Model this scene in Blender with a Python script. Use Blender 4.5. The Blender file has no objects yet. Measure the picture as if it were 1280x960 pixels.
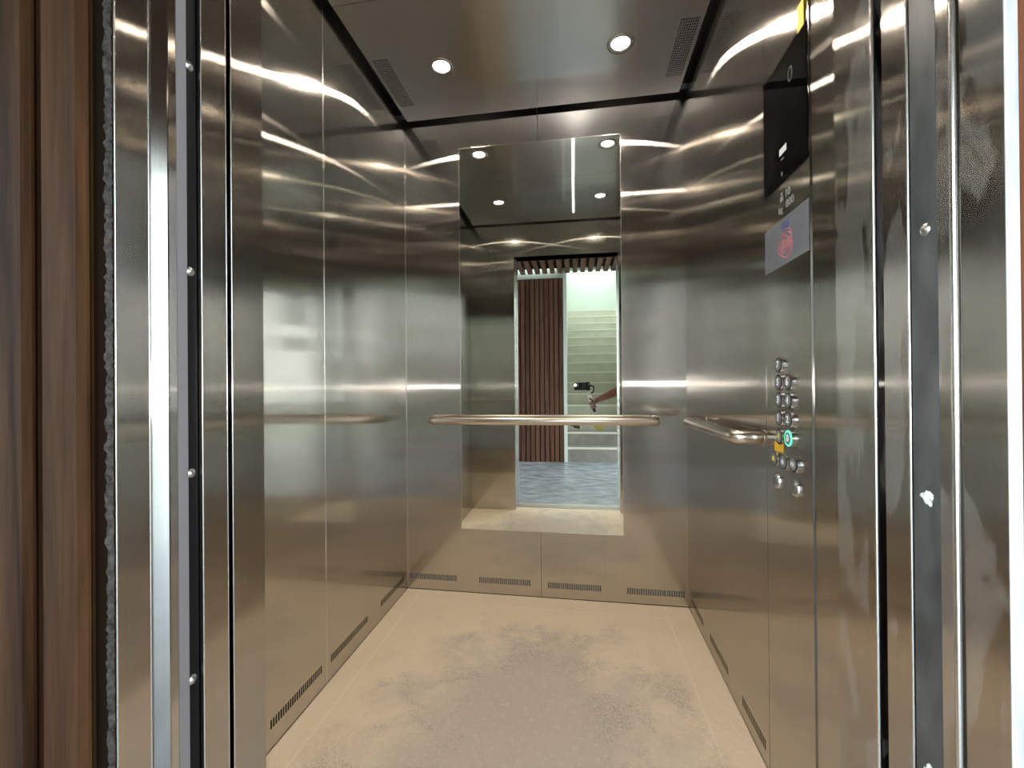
import bpy, bmesh, math, random
from mathutils import Vector, Matrix
random.seed(7)
sc = bpy.context.scene
COL = sc.collection

# ------------------------------------------------------------------ camera
CH = 1.025                                   # lens height above the car floor
yaw, pitch, roll = math.radians(8.996), math.radians(0.173), math.radians(-0.468)
fwd = Vector((-math.sin(yaw) * math.cos(pitch), math.cos(yaw) * math.cos(pitch), math.sin(pitch)))
r0 = Vector((math.cos(yaw), math.sin(yaw), 0)); u0 = r0.cross(fwd)
rt = r0 * math.cos(roll) + u0 * math.sin(roll)
up = -r0 * math.sin(roll) + u0 * math.cos(roll)
cd = bpy.data.cameras.new('camera'); cam = bpy.data.objects.new('camera', cd); COL.objects.link(cam)
cd.sensor_width = 36.0; cd.lens = 535.2 / 1280 * 36.0; cd.clip_start = 0.01
m = Matrix((rt, up, -fwd)).transposed().to_4x4(); m.translation = (0, 0, CH)
cam.matrix_world = m
sc.camera = cam

# ------------------------------------------------------------------ world, exposure
SKY = 7.6
w = bpy.data.worlds.new('overcast_sky'); sc.world = w; w.use_nodes = True
bg = w.node_tree.nodes['Background']
bg.inputs[0].default_value = (0.86, 0.95, 1.0, 1); bg.inputs[1].default_value = SKY
vs = sc.view_settings
vs.view_transform = 'Standard'; vs.look = 'None'; vs.gamma = 1; vs.exposure = 0.18; vs.use_curve_mapping = False
cy = sc.cycles
cy.use_denoising = True
cy.max_bounces = 16; cy.glossy_bounces = 12; cy.diffuse_bounces = 5; cy.transparent_max_bounces = 8
cy.sample_clamp_indirect = 6; cy.blur_glossy = 0.3
LAMP = 300.0       # downlight emission
FLASH = 30000.0      # phone light emission

# ------------------------------------------------------------------ main dimensions
D = 2.064; XL = -0.870; XR = 0.484; HC = 2.35; YF = 0.625     # car inner shell
JL, JR = -0.508, 0.335                                        # door opening
DH = 2.08

# ------------------------------------------------------------------ materials
def mat(name):
    m = bpy.data.materials.new(name); m.use_nodes = True
    nt = m.node_tree; nt.nodes.clear()
    out = nt.nodes.new('ShaderNodeOutputMaterial')
    return m, nt, out
def N(nt, t, **kw):
    n = nt.nodes.new(t)
    for k, v in kw.items(): setattr(n, k, v)
    return n
def rgb(c): return (c[0], c[1], c[2], 1)
def principled(name, col, rough=0.5, metal=0.0, noise=None, bump=None, spec=None, stretch=(1, 1, 1), coat=0):
    """noise=(scale, amount, second colour); bump=(scale, distance)"""
    m, nt, out = mat(name)
    p = N(nt, 'ShaderNodeBsdfPrincipled'); nt.links.new(p.outputs[0], out.inputs[0])
    p.inputs['Base Color'].default_value = rgb(col); p.inputs['Roughness'].default_value = rough
    p.inputs['Metallic'].default_value = metal
    if spec is not None: p.inputs['Specular IOR Level'].default_value = spec
    if coat: p.inputs['Coat Weight'].default_value = coat; p.inputs['Coat Roughness'].default_value = 0.03
    tc = N(nt, 'ShaderNodeTexCoord'); mp = N(nt, 'ShaderNodeMapping'); mp.inputs['Scale'].default_value = stretch
    nt.links.new(tc.outputs['Object'], mp.inputs[0])
    if noise:
        t = N(nt, 'ShaderNodeTexNoise'); t.inputs['Scale'].default_value = noise[0]; t.inputs['Detail'].default_value = 6
        nt.links.new(mp.outputs[0], t.inputs['Vector'])
        cr = N(nt, 'ShaderNodeValToRGB'); cr.color_ramp.elements[0].position = 0.5 - noise[1]; cr.color_ramp.elements[1].position = 0.5 + noise[1]
        cr.color_ramp.elements[0].color = rgb(col); cr.color_ramp.elements[1].color = rgb(noise[2])
        nt.links.new(t.outputs[0], cr.inputs[0]); nt.links.new(cr.outputs[0], p.inputs['Base Color'])
    if bump:
        t = N(nt, 'ShaderNodeTexNoise'); t.inputs['Scale'].default_value = bump[0]; t.inputs['Detail'].default_value = 4
        nt.links.new(mp.outputs[0], t.inputs['Vector'])
        b = N(nt, 'ShaderNodeBump'); b.inputs['Distance'].default_value = bump[1]; b.inputs['Strength'].default_value = 1
        nt.links.new(t.outputs[0], b.inputs['Height']); nt.links.new(b.outputs[0], p.inputs['Normal'])
    return m

def steel(name, col=(0.56, 0.535, 0.502), tangent=None, ax=0.28, ay=0.004, sharp=(0.022, 0.008), wsharp=0.55, wave=0.0011, wscale=1.9, dirt=0.0):
    """brushed stainless steel: a fairly clear lobe and a lobe spread across the grain, over slightly wavy sheet"""
    m, nt, out = mat(name); L = nt.links.new
    geo = N(nt, 'ShaderNodeNewGeometry')
    if tangent is None:
        cr = N(nt, 'ShaderNodeVectorMath', operation='CROSS_PRODUCT'); cr.inputs[1].default_value = (0, 0, 1)
        L(geo.outputs['Normal'], cr.inputs[0])
        nm = N(nt, 'ShaderNodeVectorMath', operation='NORMALIZE'); L(cr.outputs[0], nm.inputs[0]); T = nm.outputs[0]
    else:
        cv = N(nt, 'ShaderNodeCombineXYZ')
        for i in range(3): cv.inputs[i].default_value = tangent[i]
        T = cv.outputs[0]
    pos = geo.outputs['Position']
    mp = N(nt, 'ShaderNodeMapping'); mp.inputs['Scale'].default_value = (1, 1, 0.55); L(pos, mp.inputs[0])
    wv = N(nt, 'ShaderNodeTexNoise'); wv.inputs['Scale'].default_value = wscale; wv.inputs['Detail'].default_value = 1.2
    L(mp.outputs[0], wv.inputs['Vector'])
    bp = N(nt, 'ShaderNodeBump'); bp.inputs['Distance'].default_value = wave * 4; bp.inputs['Strength'].default_value = 1
    L(wv.outputs[0], bp.inputs['Height'])
    # grain: faint lengthwise variation of tone
    mg = N(nt, 'ShaderNodeMapping')
    mg.inputs['Scale'].default_value = (350, 350, 2.2) if tangent is None else (2.2, 350, 350); L(pos, mg.inputs[0])
    g = N(nt, 'ShaderNodeTexNoise'); g.inputs['Scale'].default_value = 1; g.inputs['Detail'].default_value = 2; L(mg.outputs[0], g.inputs['Vector'])
    mx = N(nt, 'ShaderNodeMix', data_type='RGBA')
    mx.inputs[6].default_value = rgb([c * 0.93 for c in col]); mx.inputs[7].default_value = rgb([min(1, c * 1.07) for c in col])
    L(g.outputs[0], mx.inputs[0])
    def lobe(rx, ry, dist='GGX'):
        b = N(nt, 'ShaderNodeBsdfAnisotropic', distribution=dist)
        r2 = math.sqrt(rx * ry); b.inputs['Roughness'].default_value = math.sqrt(r2)
        b.inputs['Anisotropy'].default_value = math.sqrt(ry / rx) - 1.0
        L(mx.outputs[2], b.inputs['Color']); L(T, b.inputs['Tangent']); L(bp.outputs[0], b.inputs['Normal'])
        return b
    a = lobe(*sharp); b = lobe(ax, ay, 'BECKMANN')
    ms = N(nt, 'ShaderNodeMixShader'); ms.inputs[0].default_value = 1 - wsharp
    L(a.outputs[0], ms.inputs[1]); L(b.outputs[0], ms.inputs[2])
    last = ms
    if dirt > 0:                            # dried glue and torn film left on the sheet
        d = N(nt, 'ShaderNodeTexNoise'); d.inputs['Scale'].default_value = 12; d.inputs['Detail'].default_value = 5; d.inputs['Distortion'].default_value = 0.6
        md = N(nt, 'ShaderNodeMapping'); md.inputs['Scale'].default_value = (1.6, 1.6, 0.5); L(pos, md.inputs[0]); L(md.outputs[0], d.inputs['Vector'])
        cr = N(nt, 'ShaderNodeValToRGB'); e = cr.color_ramp.elements
        e[0].position = 0.52; e[0].color = (0, 0, 0, 1); e[1].position = 0.56; e[1].color = (dirt, dirt, dirt, 1)
        L(d.outputs[0], cr.inputs[0])
        df = N(nt, 'ShaderNodeBsdfDiffuse'); df.inputs[0].default_value = (0.42, 0.42, 0.41, 1)
        m2 = N(nt, 'ShaderNodeMixShader'); L(cr.outputs[0], m2.inputs[0]); L(ms.outputs[0], m2.inputs[1]); L(df.outputs[0], m2.inputs[2]); last = m2
    L(last.outputs[0], out.inputs[0])
    return m

def emitter(name, col, strength):
    m, nt, out = mat(name)
    e = N(nt, 'ShaderNodeEmission'); e.inputs[0].default_value = rgb(col); e.inputs[1].default_value = strength
    nt.links.new(e.outputs[0], out.inputs[0]); return m

def wood(name, c1, c2, axis='z', rough=0.65):
    m, nt, out = mat(name); L = nt.links.new
    p = N(nt, 'ShaderNodeBsdfPrincipled'); p.inputs['Roughness'].default_value = rough; p.inputs['Specular IOR Level'].default_value = 0.04; L(p.outputs[0], out.inputs[0])
    geo = N(nt, 'ShaderNodeNewGeometry'); mp = N(nt, 'ShaderNodeMapping')
    s = {'z': (14, 14, 0.8), 'y': (14, 0.8, 14)}[axis]; mp.inputs['Scale'].default_value = s
    L(geo.outputs['Position'], mp.inputs[0])
    t = N(nt, 'ShaderNodeTexNoise'); t.inputs['Scale'].default_value = 1.6; t.inputs['Detail'].default_value = 8; t.inputs['Distortion'].default_value = 1.3
    L(mp.outputs[0], t.inputs['Vector'])
    f = N(nt, 'ShaderNodeTexNoise'); f.inputs['Scale'].default_value = 12; f.inputs['Detail'].default_value = 4; L(mp.outputs[0], f.inputs['Vector'])
    oi = N(nt, 'ShaderNodeObjectInfo')
    ad = N(nt, 'ShaderNodeMath', operation='MULTIPLY_ADD'); ad.inputs[1].default_value = 0.35; L(f.outputs[0], ad.inputs[0]); L(t.outputs[0], ad.inputs[2])
    a2 = N(nt, 'ShaderNodeMath', operation='MULTIPLY_ADD'); a2.inputs[1].default_value = 0.16; L(oi.outputs['Random'], a2.inputs[0]); L(ad.outputs[0], a2.inputs[2])
    cr = N(nt, 'ShaderNodeValToRGB'); e = cr.color_ramp.elements
    e[0].position = 0.5; e[0].color = rgb(c1); e[1].position = 0.95; e[1].color = rgb(c2)
    L(a2.outputs[0], cr.inputs[0]); L(cr.outputs[0], p.inputs['Base Color'])
    b = N(nt, 'ShaderNodeBump'); b.inputs['Distance'].default_value = 0.0008; L(ad.outputs[0], b.inputs['Height']); L(b.outputs[0], p.inputs['Normal'])
    return m

M = {}
M['steel'] = steel('brushed_steel')
M['steel_ceiling'] = steel('brushed_steel_ceiling', tangent=(0, 1, 0), wave=0.0007, wscale=1.2, sharp=(0.03, 0.05), col=(0.56, 0.54, 0.52))
M['steel_jamb'] = steel('steel_jamb', wave=0.0005, wsharp=0.55)
M['steel_scuffed'] = steel('steel_scuffed', wave=0.0005, dirt=0.10)
M['steel_rail'] = steel('satin_rail_steel', col=(0.80, 0.74, 0.67), wave=0.0, sharp=(0.05, 0.05), ax=0.12, ay=0.12)
M['steel_bright'] = steel('polished_edge_steel', col=(0.40, 0.40, 0.39), wave=0.0003, sharp=(0.01, 0.01), ax=0.05, ay=0.03)
M['steel_edge'] = principled('polished_rolled_edge', (0.82, 0.82, 0.80), 0.22, 1.0)
M['mirror'] = principled('mirror_glass', (0.90, 0.93, 0.88), 0.0, 1.0)
M['black'] = principled('black_void', (0.006, 0.006, 0.007), 0.9)
M['dusty_backing'] = principled('dusty_grey_backing', (0.16, 0.19, 0.21), 0.9)
M['black_gap'] = principled('black_liner', (0.012, 0.012, 0.013), 0.5)
M['black_glass'] = principled('black_glass', (0.003, 0.003, 0.0035), 0.02, spec=0.15)
M['grey_plastic'] = principled('grey_plastic', (0.16, 0.155, 0.17), 0.55)
M['dark_strip'] = principled('dark_grey_strip', (0.028, 0.032, 0.034), 0.32, noise=(40, 0.16, (0.062, 0.068, 0.070)), stretch=(1, 1, .4))
M['black_strip'] = principled('black_strip', (0.008, 0.008, 0.009), 0.5, spec=0.1)
M['sealant'] = principled('white_sealant', (0.55, 0.60, 0.60), 0.6, bump=(200, .001))
M['screw'] = principled('screw_zinc', (0.55, 0.56, 0.56), 0.3, 1.0)
M['groove_dark'] = principled('dark_brown_gap', (0.012, 0.0075, 0.0045), 0.9, spec=0.03)
M['foam'] = principled('grey_mortar', (0.08, 0.076, 0.072), 0.9, spec=0.05, noise=(160, .2, (0.025, 0.023, 0.021)), bump=(180, .004))
M['film_white'] = principled('bluish_white_film', (0.62, 0.70, 0.78), 0.45, noise=(60, .1, (0.75, 0.82, 0.88)), stretch=(1, 1, .25))
M['wood_dark'] = wood('dark_timber', (0.016, 0.0078, 0.004), (0.068, 0.034, 0.0165))
M['wood_wall'] = wood('brown_timber', (0.060, 0.030, 0.021), (0.18, 0.092, 0.064))
M['wood_red'] = wood('reddish_timber', (0.07, 0.026, 0.014), (0.19, 0.08, 0.045))
M['wood_ceiling'] = wood('ceiling_timber', (0.06, 0.032, 0.022), (0.16, 0.09, 0.062), 'y')
M['white_wall'] = principled('pale_green_plaster', (0.50, 0.55, 0.48), 0.8)
M['white_trim'] = principled('white_trim_paint', (0.75, 0.78, 0.74), 0.6)
M['dark_soffit'] = principled('dark_soffit', (0.02, 0.018, 0.016), 0.9)
M['concrete'] = principled('stair_concrete', (0.44, 0.42, 0.35), 0.8, noise=(5, .3, (0.58, 0.56, 0.46)))
M['parapet'] = principled('dark_grey_parapet', (0.10, 0.11, 0.11), 0.8, noise=(4, .3, (0.16, 0.17, 0.165)))
M['concrete_shaded'] = principled('shaded_step_concrete', (0.22, 0.21, 0.19), 0.85, noise=(8, .3, (0.33, 0.31, 0.28)))  # stair concrete with the shade of the lowest steps put into its colour
M['concrete_edge'] = principled('pale_step_edge', (0.70, 0.68, 0.58), 0.8)  # paler strip along each step edge
M['lobby_floor'] = principled('wet_grey_screed', (0.14, 0.155, 0.175), 0.24, noise=(7, .2, (0.36, 0.39, 0.42)), stretch=(0.8, 1.6, 1), bump=(14, .006))
M['shaft'] = principled('shaft_concrete', (0.10, 0.10, 0.10), 0.9)
M['ground'] = principled('pale_ground', (0.50, 0.51, 0.47), 0.9, noise=(.6, .2, (0.42, 0.46, 0.39)))
M['aluminium'] = principled('aluminium_sill', (0.70, 0.70, 0.69), 0.35, 1.0)
M['sill_dirty'] = principled('dusty_sill', (0.50, 0.46, 0.40), 0.6, 0.3, noise=(20, .2, (0.62, 0.57, 0.5)))
M['lamp'] = emitter('downlight_emitter', (1.0, 0.86, 0.70), LAMP)
M['flash'] = emitter('phone_light_emitter', (1.0, 0.97, 0.93), FLASH)
M['white_print'] = principled('white_print', (0.9, 0.92, 0.95), 0.5)
M['grey_print'] = principled('engraved_grey', (0.30, 0.30, 0.31), 0.5)
M['dim_print'] = principled('dim_display_print', (0.05, 0.05, 0.055), 0.3)
M['yellow'] = principled('yellow_sticker', (0.72, 0.42, 0.02), 0.5)
M['yellow_bright'] = principled('bright_yellow_tag', (0.85, 0.72, 0.03), 0.5)
M['blue_print'] = principled('blue_print', (0.08, 0.09, 0.25), 0.5)
M['red_print'] = principled('red_stamp_ink', (0.50, 0.16, 0.19), 0.5)
M['ink'] = principled('dark_ink', (0.10, 0.11, 0.16), 0.6)
M['button_black'] = principled('button_black_ring', (0.015, 0.015, 0.017), 0.25)
M['button_steel'] = principled('button_steel', (0.62, 0.62, 0.62), 0.18, 1.0)
M['button_face'] = principled('button_face', (0.14, 0.145, 0.155), 0.4)
M['green_lit'] = emitter('green_lit_halo', (0.08, 1.0, 0.45), 2.2)
M['skin'] = principled('brown_skin', (0.16, 0.075, 0.05), 0.5, noise=(30, .3, (0.20, 0.10, 0.068)))
M['hair'] = principled('black_hair', (0.012, 0.010, 0.009), 0.5, bump=(120, .004))
M['shirt'] = principled('dark_shirt', (0.05, 0.055, 0.07), 0.85, bump=(25, .006))
M['trouser'] = principled('dark_trousers', (0.035, 0.035, 0.045), 0.85, bump=(20, .006))
M['shoe'] = principled('dark_shoes', (0.03, 0.025, 0.02), 0.5)
M['eye_white'] = principled('eye_white', (0.62, 0.58, 0.54), 0.3)
M['phone'] = principled('phone_dark', (0.02, 0.02, 0.024), 0.25)
M['gimbal_white'] = principled('pale_plastic', (0.62, 0.62, 0.62), 0.4)
M['gimbal_black'] = principled('black_rubber', (0.015, 0.015, 0.016), 0.6)
M['bag_yellow'] = principled('yellow_sack', (0.58, 0.46, 0.10), 0.7, noise=(9, .15, (0.40, 0.34, 0.14)), bump=(30, .01))
M['bag_dark'] = principled('dark_sack', (0.05, 0.04, 0.05), 0.7, bump=(30, .01))

def film_mat():
    m, nt, out = mat('certificate_film')
    d = N(nt, 'ShaderNodeBsdfPrincipled'); d.inputs['Base Color'].default_value = (0.23, 0.245, 0.275, 1); d.inputs['Roughness'].default_value = 0.25
    t = N(nt, 'ShaderNodeBsdfTransparent'); x = N(nt, 'ShaderNodeMixShader'); x.inputs[0].default_value = 0.72
    nt.links.new(t.outputs[0], x.inputs[1]); nt.links.new(d.outputs[0], x.inputs[2]); nt.links.new(x.outputs[0], out.inputs[0]); return m
M['film'] = film_mat()

def car_floor_mat():
    m, nt, out = mat('dusty_beige_floor'); L = nt.links.new
    p = N(nt, 'ShaderNodeBsdfPrincipled'); p.inputs['Roughness'].default_value = 0.75; L(p.outputs[0], out.inputs[0])
    geo = N(nt, 'ShaderNodeNewGeometry')
    sx = N(nt, 'ShaderNodeSeparateXYZ'); L(geo.outputs['Position'], sx.inputs[0])
    def noise(scale, detail, dist=0.0, rough=0.6):
        t = N(nt, 'ShaderNodeTexNoise'); t.inputs['Scale'].default_value = scale; t.inputs['Detail'].default_value = detail
        t.inputs['Distortion'].default_value = dist; t.inputs['Roughness'].default_value = rough
        L(geo.outputs['Position'], t.inputs['Vector']); return t.outputs[0]
    def mth(op, a, b=None, c=None):
        n = N(nt, 'ShaderNodeMath', operation=op)
        for i, v in enumerate((a, b, c)):
            if v is None: continue
            if isinstance(v, (int, float)): n.inputs[i].default_value = v
            else: L(v, n.inputs[i])
        return n.outputs[0]
    def ramp(v, a, b):
        n = N(nt, 'ShaderNodeMapRange', interpolation_type='SMOOTHSTEP'); L(v, n.inputs[0]); n.inputs[1].default_value = a; n.inputs[2].default_value = b; return n.outputs[0]
    base = N(nt, 'ShaderNodeMix', data_type='RGBA'); base.inputs[6].default_value = (0.62, 0.515, 0.385, 1); base.inputs[7].default_value = (0.75, 0.635, 0.485, 1)
    L(noise(5, 6), base.inputs[0])
    # trampled grey middle: elliptical region about the centre of the car
    dx = mth('MULTIPLY', mth('ADD', sx.outputs[0], 0.17), 1 / 0.52); dy = mth('MULTIPLY', mth('ADD', sx.outputs[1], -1.18), 1 / 0.70)
    r = mth('SQRT', mth('ADD', mth('MULTIPLY', dx, dx), mth('MULTIPLY', dy, dy)))
    r = mth('ADD', r, mth('MULTIPLY_ADD', noise(5, 8, .6, .7), 1.5, -0.75))
    inside = mth('SUBTRACT', 1.0, ramp(r, 0.35, 1.15))
    m1 = N(nt, 'ShaderNodeMix', data_type='RGBA'); L(mth('MULTIPLY', inside, 0.85), m1.inputs[0]); L(base.outputs[2], m1.inputs[6]); m1.inputs[7].default_value = (0.45, 0.405, 0.37, 1)
    # boot prints: broken dark patches around the rim of that region
    ring = mth('MULTIPLY', ramp(r, 0.30, 0.65), mth('SUBTRACT', 1.0, ramp(r, 0.80, 1.10)))
    vor = N(nt, 'ShaderNodeTexVoronoi', feature='DISTANCE_TO_EDGE'); vor.inputs['Scale'].default_value = 85
    wob = N(nt, 'ShaderNodeTexNoise'); wob.inputs['Scale'].default_value = 40; L(geo.outputs['Position'], wob.inputs['Vector'])
    wv_ = N(nt, 'ShaderNodeVectorMath', operation='MULTIPLY_ADD'); wv_.inputs[1].default_value = (.03, .03, .03); L(wob.outputs['Color'], wv_.inputs[0]); L(geo.outputs['Position'], wv_.inputs[2]); L(wv_.outputs[0], vor.inputs['Vector'])
    prints = mth('MULTIPLY', mth('MULTIPLY', ramp(noise(6, 5, .8), 0.44, 0.60), ramp(vor.outputs[0], 0.02, 0.16)), ring)
    m2 = N(nt, 'ShaderNodeMix', data_type='RGBA'); L(mth('MULTIPLY', prints, 0.5), m2.inputs[0]); L(m1.outputs[2], m2.inputs[6]); m2.inputs[7].default_value = (0.27, 0.25, 0.25, 1)
    bands = None
    for src, c in ((sx.outputs[0], -0.79), (sx.outputs[0], 0.375), (sx.outputs[1], 1.955)):
        ln = mth('SUBTRACT', 1.0, ramp(mth('ABSOLUTE', mth('ADD', src, -c)), 0.0, 0.006))
        bands = ln if bands is None else mth('MAXIMUM', bands, ln)
    mb_ = N(nt, 'ShaderNodeMix', data_type='RGBA'); L(mth('MULTIPLY', bands, 0.28), mb_.inputs[0]); L(m2.outputs[2], mb_.inputs[6]); mb_.inputs[7].default_value = (0.84, 0.76, 0.62, 1); m2 = mb_
    # fine grit
    m3 = N(nt, 'ShaderNodeMix', data_type='RGBA'); L(mth('MULTIPLY', ramp(noise(60, 5), 0.52, 0.72), 0.30), m3.inputs[0]); L(m2.outputs[2], m3.inputs[6]); m3.inputs[7].default_value = (0.80, 0.70, 0.56, 1)
    L(m3.outputs[2], p.inputs['Base Color'])
    b = N(nt, 'ShaderNodeBump'); b.inputs['Distance'].default_value = 0.002; L(noise(45, 6), b.inputs['Height']); L(b.outputs[0], p.inputs['Normal'])
    return m
M['car_floor'] = car_floor_mat()

# ------------------------------------------------------------------ mesh helpers
def link(name, me, mt, parent=None, loc=None, smooth=False):
    o = bpy.data.objects.new(name, me); COL.objects.link(o)
    if mt is not None and not me.materials: me.materials.append(M[mt])
    if parent is not None: o.parent = parent
    if loc is not None: o.location = loc
    if smooth:
        for p in me.polygons: p.use_smooth = True
    return o
def origin_of(parent):
    v = Vector((0, 0, 0))
    while parent is not None: v += parent.location; parent = parent.parent
    return v
def fin(name, bm, mt, parent=None, smooth=False, local=False, bevel=0):
    """bm holds world coordinates unless local; shift under the parent"""
    if bevel:
        bmesh.ops.bevel(bm, geom=[e for e in bm.edges], offset=bevel, segments=2, affect='EDGES', clamp_overlap=True)
    if parent is not None and not local:
        bmesh.ops.translate(bm, verts=bm.verts, vec=-origin_of(parent))
    bmesh.ops.recalc_face_normals(bm, faces=bm.faces)
    me = bpy.data.meshes.new(name); bm.to_mesh(me); bm.free()
    return link(name, me, mt, parent, smooth=smooth)
def box(bm, x0, x1, y0, y1, z0, z1):
    v = [bm.verts.new((x, y, z)) for x in (x0, x1) for y in (y0, y1) for z in (z0, z1)]
    for f in ((0, 1, 3, 2), (4, 6, 7, 5), (0, 4, 5, 1), (2, 3, 7, 6), (0, 2, 6, 4), (1, 5, 7, 3)):
        bm.faces.new([v[i] for i in f])
def bx(name, mt, x0, x1, y0, y1, z0, z1, parent=None, bevel=0):
    bm = bmesh.new(); box(bm, x0, x1, y0, y1, z0, z1); return fin(name, bm, mt, parent, bevel=bevel)
def prism(name, mt, pts, z0, z1, parent=None, bevel=0):
    """plan polygon (x, y) extruded upright"""
    bm = bmesh.new()
    a = [bm.verts.new((x, y, z0)) for x, y in pts]; b = [bm.verts.new((x, y, z1)) for x, y in pts]
    n = len(pts)
    bm.faces.new(a); bm.faces.new(b)
    for i in range(n): bm.faces.new((a[i], a[(i + 1) % n], b[(i + 1) % n], b[i]))
    return fin(name, bm, mt, parent, bevel=bevel)
def tube(bm, pts, r, seg=14, cap=True, radii=None):
    pts = [Vector(p) for p in pts]; n = len(pts); rings = []
    prev = None
    for i, p in enumerate(pts):
        t = (pts[min(i + 1, n - 1)] - pts[max(i - 1, 0)]).normalized()
        if prev is None:
            a = t.orthogonal().normalized()
        else:
            a = (prev - t * prev.dot(t)).normalized()
        prev = a; b = t.cross(a); rr = radii[i] if radii else r
        rings.append([bm.verts.new(p + (a * math.cos(k * 2 * math.pi / seg) + b * math.sin(k * 2 * math.pi / seg)) * rr) for k in range(seg)])
    for i in range(n - 1):
        for k in range(seg): bm.faces.new((rings[i][k], rings[i][(k + 1) % seg], rings[i + 1][(k + 1) % seg], rings[i + 1][k]))
    if cap:
        bm.faces.new(rings[0]); bm.faces.new(rings[-1])
def lathe(bm, prof, mtx, seg=24):
    """profile (radius, height) turned about local z, placed by mtx"""
    rings = []
    for r, h in prof:
        if r < 1e-6: rings.append([bm.verts.new(mtx @ Vector((0, 0, h)))])
        else: rings.append([bm.verts.new(mtx @ Vector((r * math.cos(k * 2 * math.pi / seg), r * math.sin(k * 2 * math.pi / seg), h))) for k in range(seg)])
    for a, b in zip(rings[:-1], rings[1:]):
        for k in range(seg):
            q = [a[k % len(a)], a[(k + 1) % len(a)], b[(k + 1) % len(b)], b[k % len(b)]]
            u = []
            for v in q:
                if v not in u: u.append(v)
            if len(u) > 2: bm.faces.new(u)
def fillet(p0, p1, p2, r, n=6):
    p0, p1, p2 = Vector(p0), Vector(p1), Vector(p2)
    a, b = (p0 - p1).normalized(), (p2 - p1).normalized()
    s, e = p1 + a * r, p1 + b * r
    return [s.lerp(p1, t).lerp(p1.lerp(e, t), t) for t in [i / n for i in range(n + 1)]]
def sheet(name, mt, P, u0, u1, v0, v1, holes, parent, th=0.0015):
    """thin sheet in the plane given by P(u, v, w) with rectangular holes cut through (w = depth behind the face)"""
    us = sorted({round(u, 5) for u in [u0, u1] + [h[0] for h in holes] + [h[1] for h in holes]})
    vs_ = sorted({round(v, 5) for v in [v0, v1] + [h[2] for h in holes] + [h[3] for h in holes]})
    bm = bmesh.new(); V = {}
    def vt(i, j, k):
        if (i, j, k) not in V: V[(i, j, k)] = bm.verts.new(P(us[i], vs_[j], k * th))
        return V[(i, j, k)]
    solid = set()
    for i in range(len(us) - 1):
        for j in range(len(vs_) - 1):
            cu, cv = (us[i] + us[i + 1]) / 2, (vs_[j] + vs_[j + 1]) / 2
            if not any(h[0] < cu < h[1] and h[2] < cv < h[3] for h in holes): solid.add((i, j))
    for (i, j) in solid:
        for k in (0, 1): bm.faces.new([vt(i, j, k), vt(i + 1, j, k), vt(i + 1, j + 1, k), vt(i, j + 1, k)])
        for (di, dj, a, b) in ((-1, 0, (i, j), (i, j + 1)), (1, 0, (i + 1, j), (i + 1, j + 1)), (0, -1, (i, j), (i + 1, j)), (0, 1, (i, j + 1), (i + 1, j + 1))):
            if (i + di, j + dj) not in solid:
                bm.faces.new([vt(*a, 0), vt(*b, 0), vt(*b, 1), vt(*a, 1)])
    return fin(name, bm, mt, parent)
def tag(o, label=None, cat=None, group=None, kind=None):
    if label: o['label'] = label
    if cat: o['category'] = cat
    if group: o['group'] = group
    if kind: o['kind'] = kind
    return o
def empty(name, loc=(0, 0, 0)):
    o = bpy.data.objects.new(name, None); COL.objects.link(o); o.location = loc; o.empty_display_size = 0.05; return o
def struct(name, label, loc=(0, 0, 0)):
    return tag(empty(name, loc), label, None, None, 'structure')
def copy_tree(o, parent=None):
    c = o.copy(); COL.objects.link(c); c.parent = parent
    for ch in list(o.children): copy_tree(ch, c)
    return c
def text(name, s, size, mt, parent, mtx, depth=0.0004, bold=0.0):
    cu = bpy.data.curves.new(name, 'FONT'); cu.body = s; cu.size = size; cu.align_x = 'CENTER'; cu.align_y = 'CENTER'; cu.extrude = depth; cu.offset = bold
    cu.resolution_u = 3
    t = bpy.data.objects.new(name, cu); COL.objects.link(t)
    bpy.context.view_layer.update()
    me = bpy.data.meshes.new_from_object(t.evaluated_get(bpy.context.evaluated_depsgraph_get()))
    bpy.data.objects.remove(t); bpy.data.curves.remove(cu)
    me.transform(mtx); me.materials.clear()
    return link(name, me, mt, parent)

# ================================================================== LARGE STRUCTURE: the lift car
fl = bx('floor', 'car_floor', XL, XR, YF - 0.095, D, -0.02, 0.0); tag(fl, 'dusty beige lift floor with grey scuffed middle', kind='structure')

def slots(u0, u1, v0, v1, n):
    p = (u1 - u0) / n
    return [(u0 + p * i, u0 + p * (i + 0.58), v0, v1) for i in range(n)]
# left wall: two tall sheets with vent slots along the foot
wl = struct('wall_left', 'left lift wall of tall brushed steel sheets', (XL, YF, 0))
PL = lambda u, v, w_: (XL - w_, u, v)
sheet('panel', 'steel', PL, YF + 0.0, 1.359, 0.004, HC + .03, slots(1.088, 1.335, 0.058, 0.084, 24), wl)
sheet('panel', 'steel', PL, 1.361, D - 0.001, 0.004, HC + .03, slots(1.385, 1.652, 0.058, 0.084, 26) + slots(1.766, 2.02, 0.058, 0.084, 25), wl)
bx('backing', 'black', XL - 0.06, XL - 0.02, YF, D + .03, 0, HC + .06, wl)
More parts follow.
